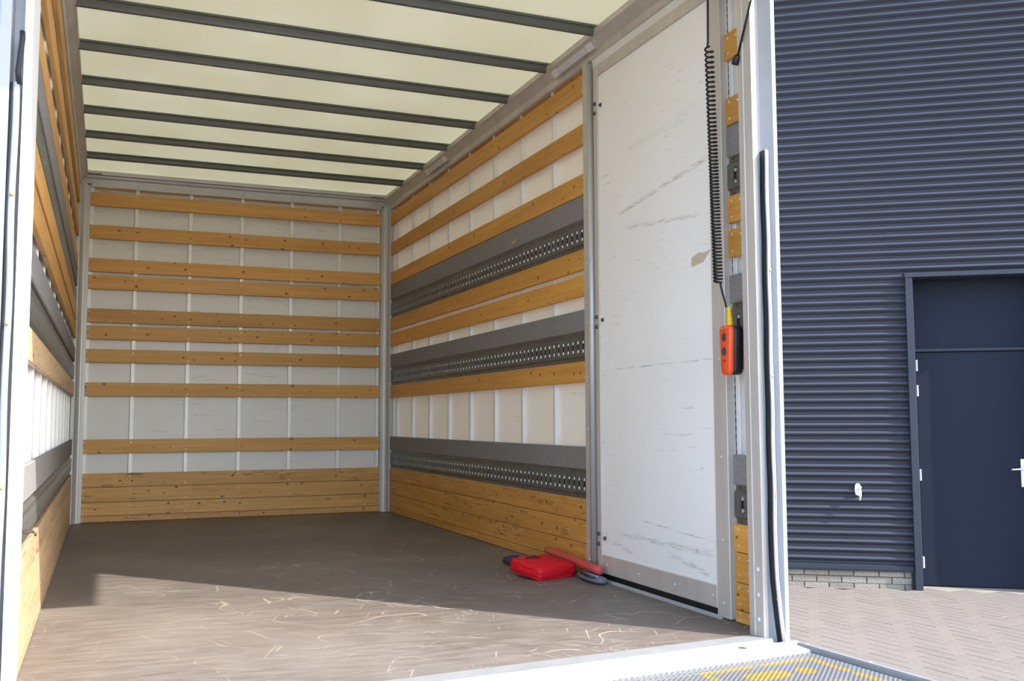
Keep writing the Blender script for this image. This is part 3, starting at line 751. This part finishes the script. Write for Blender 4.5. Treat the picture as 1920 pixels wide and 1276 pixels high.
wt = empty('warning_triangle_case', (2.405, -3.66, 0)); tag(wt, 'long red tube in clear wrapping leaning along the wall behind the red pouch', 'tube')
A, B = Vector((.004, .30, .078)), Vector((-.006, -.325, .056))
MB().tube([A.lerp(B, k/10) for k in range(11)], [.018]+[.021]*9+[.018], 10, up=(0, 0, 1), sx=1.05, sz=.95).obj('red_core', REDP, wt, True)
C, D = A.lerp(B, -.03), A.lerp(B, 1.035)
MB().tube([C.lerp(D, k/14) for k in range(15)], [.012, .021]+[.0238+.0012*math.sin(k*2.3) for k in range(11)]+[.023, .014], 12, up=(0, 0, 1), sx=1.08, sz=1.0).obj('clear_wrap', CLEAR, wt, True)

hk = empty('lashing_clip', (.004, -4.81, .432)); tag(hk, 'small dark metal clip hooked in the lower left lashing rail', 'clip')
MB().box(-.004, .022, -.012, .012, -.005, .005, .002).obj('clip_body', BOLTD, hk); MB().tube([(.02, 0, .0), (.032, 0, -.006), (.03, .0, -.014)], .004, 6).obj('clip_hook', BOLTD, hk, True)

# ------------------------------------------------------------------ yard and building
G = -.75
PA = math.radians(6.0)
yard = MB().box(-40, 40, -40, 30, G-.08, G-.006).obj('paved_yard', YARD); tag(yard, 'pinkish grey herringbone block paving of the yard', 'paving', None, 'structure')
BP0 = Vector((6.514, -.988, G)); BT = Vector((.814, -.581, 0)).normalized(); BN = Vector((-BT.y*-1, -BT.x, 0)); BN = Vector((BT.y, -BT.x, 0))
cp_ = 0.105
def prj(p):
    d = Vector(p)-Vector((0.2221, -8.1855, .7668)); zz = d.dot(F)
    return (960+1847.3*d.dot(R)/zz, 638-1847.3*d.dot(U)/zz) if zz > .1 else (-9999, -9999)
gap = .0027
def paver_mesh(lx, ly):
    b = MB(); c = .0006
    x, y = lx/2-gap, ly/2-gap
    vs = [(-x, -y, -.03), (x, -y, -.03), (x, y, -.03), (-x, y, -.03), (-x, -y, -c), (x, -y, -c), (x, y, -c), (-x, y, -c), (-x+c, -y+c, 0), (x-c, -y+c, 0), (x-c, y-c, 0), (-x+c, y-c, 0)]
    fs = [(i, (i+1) % 4, (i+1) % 4+4, i+4) for i in range(4)]+[(i+4, (i+1) % 4+4, (i+1) % 4+8, i+8) for i in range(4)]+[(8, 9, 10, 11)]
    b.add(vs, fs); return b
PH, PV = paver_mesh(2*cp_, cp_), paver_mesh(cp_, 2*cp_)
meH, meV = PH.mesh('paver', PAVE), PV.mesh('paver', PAVE)
ca, sa = math.cos(PA), math.sin(PA)
near = []; rest = MB()
for i in range(-10, 110):
    for j in range(-60, 100):
        r4 = (i-j) % 4
        if r4 == 0: ux, uy, H = (i+1)*cp_, (j+.5)*cp_, True
        elif r4 == 3: ux, uy, H = (i+.5)*cp_, (j+1)*cp_, False
        else: continue
        x, y = 2.0+ux*ca-uy*sa, -5.0+ux*sa+uy*ca
        p = Vector((x, y, G))
        u = (p-BP0).dot(BT); nn = (p-BP0).dot(BN)
        if nn < (.065 if u < .56 else .02) or nn > 7 or x < 2.75 or u < -2.5: continue
        q = prj(p); dz = random.uniform(-.0006, .0006)
        vis = 1455 < q[0] < 1945 and q[1] < 1300
        if vis: near.append(((q[0] > 1470) and q[1] < 1290, (p-Vector((.22, -8.2, .77))).length, x, y, dz, H))
        else: near.append((False, 99+(p-Vector((.22, -8.2, .77))).length, x, y, dz, H))
near.sort(key=lambda t: t[1])
for n_, (vis, dist, x, y, dz, H) in enumerate(near):
    if n_ < 300 and dist < 99: put('paver', meH if H else meV, yard, (x, y, G+dz), (0, 0, PA))
    else:
        src = PH if H else PV
        rest.add([(x+v[0]*ca-v[1]*sa, y+v[0]*sa+v[1]*ca, G+dz+v[2]) for v in src.v], src.f)
stuff(rest.obj('far_pavers', PAVE, yard))
jb = MB().prism([(2.7, -9), (9.5, -9), (9.5, -3.2), (4.0, .75), (2.7, .75)], G-.006, G-.004, 'z').obj('joint_sand', JOINT, yard)

BA = math.atan2(BT.y, BT.x)
bd = empty('warehouse', BP0, BA)         # local X along the facade (right), -Y towards the yard, Z up
tag(bd, 'dark anthracite corrugated metal warehouse facade with a door', 'building')
# corrugated cladding (sine sheet)
def cladding(x0, x1, z0, z1):
    pitch = .0748; amp = .0215; n = 12; b = MB(); zs = []
    k0 = z0; prof = []
    N = int(round((z1-z0)/pitch*n))
    for i in range(N+1):
        z = z0+(z1-z0)*i/N
        prof.append((-.022-amp*math.cos(2*PI*(z-.861)/pitch), z))
    vs = [(x0, y, z) for y, z in prof]+[(x1, y, z) for y, z in prof]; n_ = N+1
    b.add(vs, [(i, i+n_, i+n_+1, i+1) for i in range(N)])
    return b.obj('cladding', CLAD, bd, True)
cladding(-2.6, .526, .205, 2.845); cladding(-2.6, 5.0, 2.845, 6.4); cladding(1.79, 5.0, .205, 2.845)
MB().box(-2.6, 5.0, .02, .20, 2.80, 6.4).obj('wall_core', MORTAR, bd); MB().box(-2.6, .52, .02, .20, 0, 2.80).obj('wall_core', MORTAR, bd); MB().box(1.76, 5.0, .02, .20, 0, 2.80).obj('wall_core', MORTAR, bd)
MB().box(-2.6, 5.0, -.05, .3, 6.4, 6.55).obj('roof_trim', FRAMEB, bd)
s = MB(); k = 0
z = 2.845+.0748*.5
while z < 6.3:
    s.disc((.505, -.030, z-.02), (0, -1, 0), .006, .004, 6); z += .0748*2
z = .30
while z < 2.8:
    s.disc((.488, -.030, z), (0, -1, 0), .006, .004, 6); z += .0748*2
stuff(s.obj('cladding_screws', FRAMEB, bd))
MB().prism([(.02, .222), (-.040, .205), (-.046, .202), (-.046, .166), (-.040, .166), (-.040, .150), (.02, .150)], -2.6, .515, 'x').obj('base_flashing', FRAMEB, bd)
# brick plinth
MB().box(-2.6, .50, -.010, .02, -.02, .165).obj('mortar_bed', MORTAR, bd)
bl, bh, bj = .2155, .0560, .0095
bme = MB().box(-bl/2+bj/2, bl/2-bj/2, -.016, .0, -bh/2+.001, bh/2-.001, .002).mesh('brick', BRICK)
for row in range(3):
    z = .130-.0625*row if row < 2 else .130-.0625*2+.004
    x = .504-.030-bl/2 if row % 2 == 0 else .504-bl/2-.030+bl*.56-bl*.56*0-bl*.5
    # joints on the photograph: top row at u=-.425,-.21,.006..., second row shifted half a brick
    x = (.006+bl*1.5 if row % 2 == 0 else .115+bl*.5)
    while x > -2.5:
        if x+bl/2 < .51: put('brick', bme, bd, (x, 0, z))
        x -= bl
    if row % 2 == 0: MB().box(.006+bl*2+bj/2, .495, -.016, 0, z-bh/2+.001, z+bh/2-.001, .002).obj('brick', BRICK, bd)
    else: MB().box(.115+bl+bj/2, .495, -.016, 0, z-bh/2+.001, z+bh/2-.001, .002).obj('brick', BRICK, bd)
# door surround
MB().box(.500, .545, -.016, .05, -.01, .17).obj('frame_foot', FRAMEB, bd)
MB().box(.520, .580, -.078, .02, -.012, 2.806, .002).obj('frame_post', FRAMEB, bd)
DY = .20                                    # the door stands back in its opening
MB().box(.572, .592, -.020, .26, -.0, 2.800, .001).obj('frame_reveal', FRAMEB, bd)
MB().box(.514, 1.82, -.084, .02, 2.790, 2.832, .002).obj('frame_head', FRAMEB, bd)
MB().box(.58, 1.76, .0, .26, 2.786, 2.806).obj('frame_reveal', FRAMEB, bd)
MB().box(1.738, 1.800, -.052, .02, -.012, 2.806, .002).obj('frame_post', FRAMEB, bd)
MB().box(1.738, 1.758, -.020, .26, -.0, 2.800, .001).obj('frame_reveal', FRAMEB, bd)
MB().box(.590, 1.740, DY+.012, DY+.04, 2.160, 2.790, .002).obj('transom_panel', DOORB, bd)
MB().box(.590, 1.740, DY-.020, DY+.04, 2.128, 2.158, .003).obj('transom_bar', FRAMEB, bd)
MB().box(.50, 1.80, -.07, .26, -.06, -.004, .004).obj('door_sill', CONC, bd)
MB().box(.560, 1.76, DY+.045, DY+.06, -.01, 2.80).obj('gap_blocker', FRAMEB, bd)  # added unseen plate, blocks sky light leaking through the transom gap
MB().box(.590, .628, DY-.006, DY+.04, .0, 2.128, .002).obj('door_stop', FRAMEB, bd)
MB().box(1.605, 1.740, DY-.006, DY+.04, .0, 2.128, .002).obj('door_stop', FRAMEB, bd)
dl = MB().box(.630, 1.600, DY, DY+.04, .006, 2.122, .003).obj('door_leaf', DOORB, bd)
for z in (2.003, 1.77, 1.00, .213):
    b = MB()
    for k in range(4): b.tube([(.634, DY-.010, z-.050+.026*k), (.634, DY-.010, z-.050+.026*k+.023)], .0095, 8)
    b.obj('hinge', CHROME, dl)
hp = MB().box(1.480, 1.525, DY-.011, DY, .900, 1.150, .003).obj('handle_plate', CHROME, dl)
MB().tube([(1.502, DY-.010, 1.060), (1.502, DY-.052, 1.062), (1.492, DY-.060, 1.062), (1.455, DY-.062, 1.061), (1.392, DY-.060, 1.058)], [.010, .010, .0095, .008, .007], 10).obj('lever', CHROME, hp, True)

tp_ = empty('wall_tap', BP0 + BT*.060 + Vector((0, 0, .870)) + BN*0.0, BA); tag(tp_, 'small white outdoor tap on the corrugated facade', 'tap')
pl = []
for k in range(20):
    a = 2*PI*k/20; pl.append((.026*math.copysign(abs(math.cos(a))**.7, math.cos(a)), .055*math.copysign(abs(math.sin(a))**.7, math.sin(a))+.008))
add_mod_bevel(MB().prism(pl, -.052, -.026, 'y').obj('cover_plate', CHROME, tp_), .006)
MB().tube([(.006, -.045, .012), (.010, -.075, .006), (.012, -.100, -.006), (.012, -.108, -.022)], [.014, .015, .014, .012], 12).obj('tap_body', CHROME, tp_, True)
MB().tube([(.012, -.106, -.012), (.012, -.106, -.050), (.012, -.106, -.052), (.010, -.106, -.085)], [.013, .013, .009, .008], 12).obj('spout', CHROME, tp_, True)
MB().tube([(.010, -.080, .012), (.012, -.098, .034)], [.011, .016], 10).obj('knob', CHROME, tp_, True)
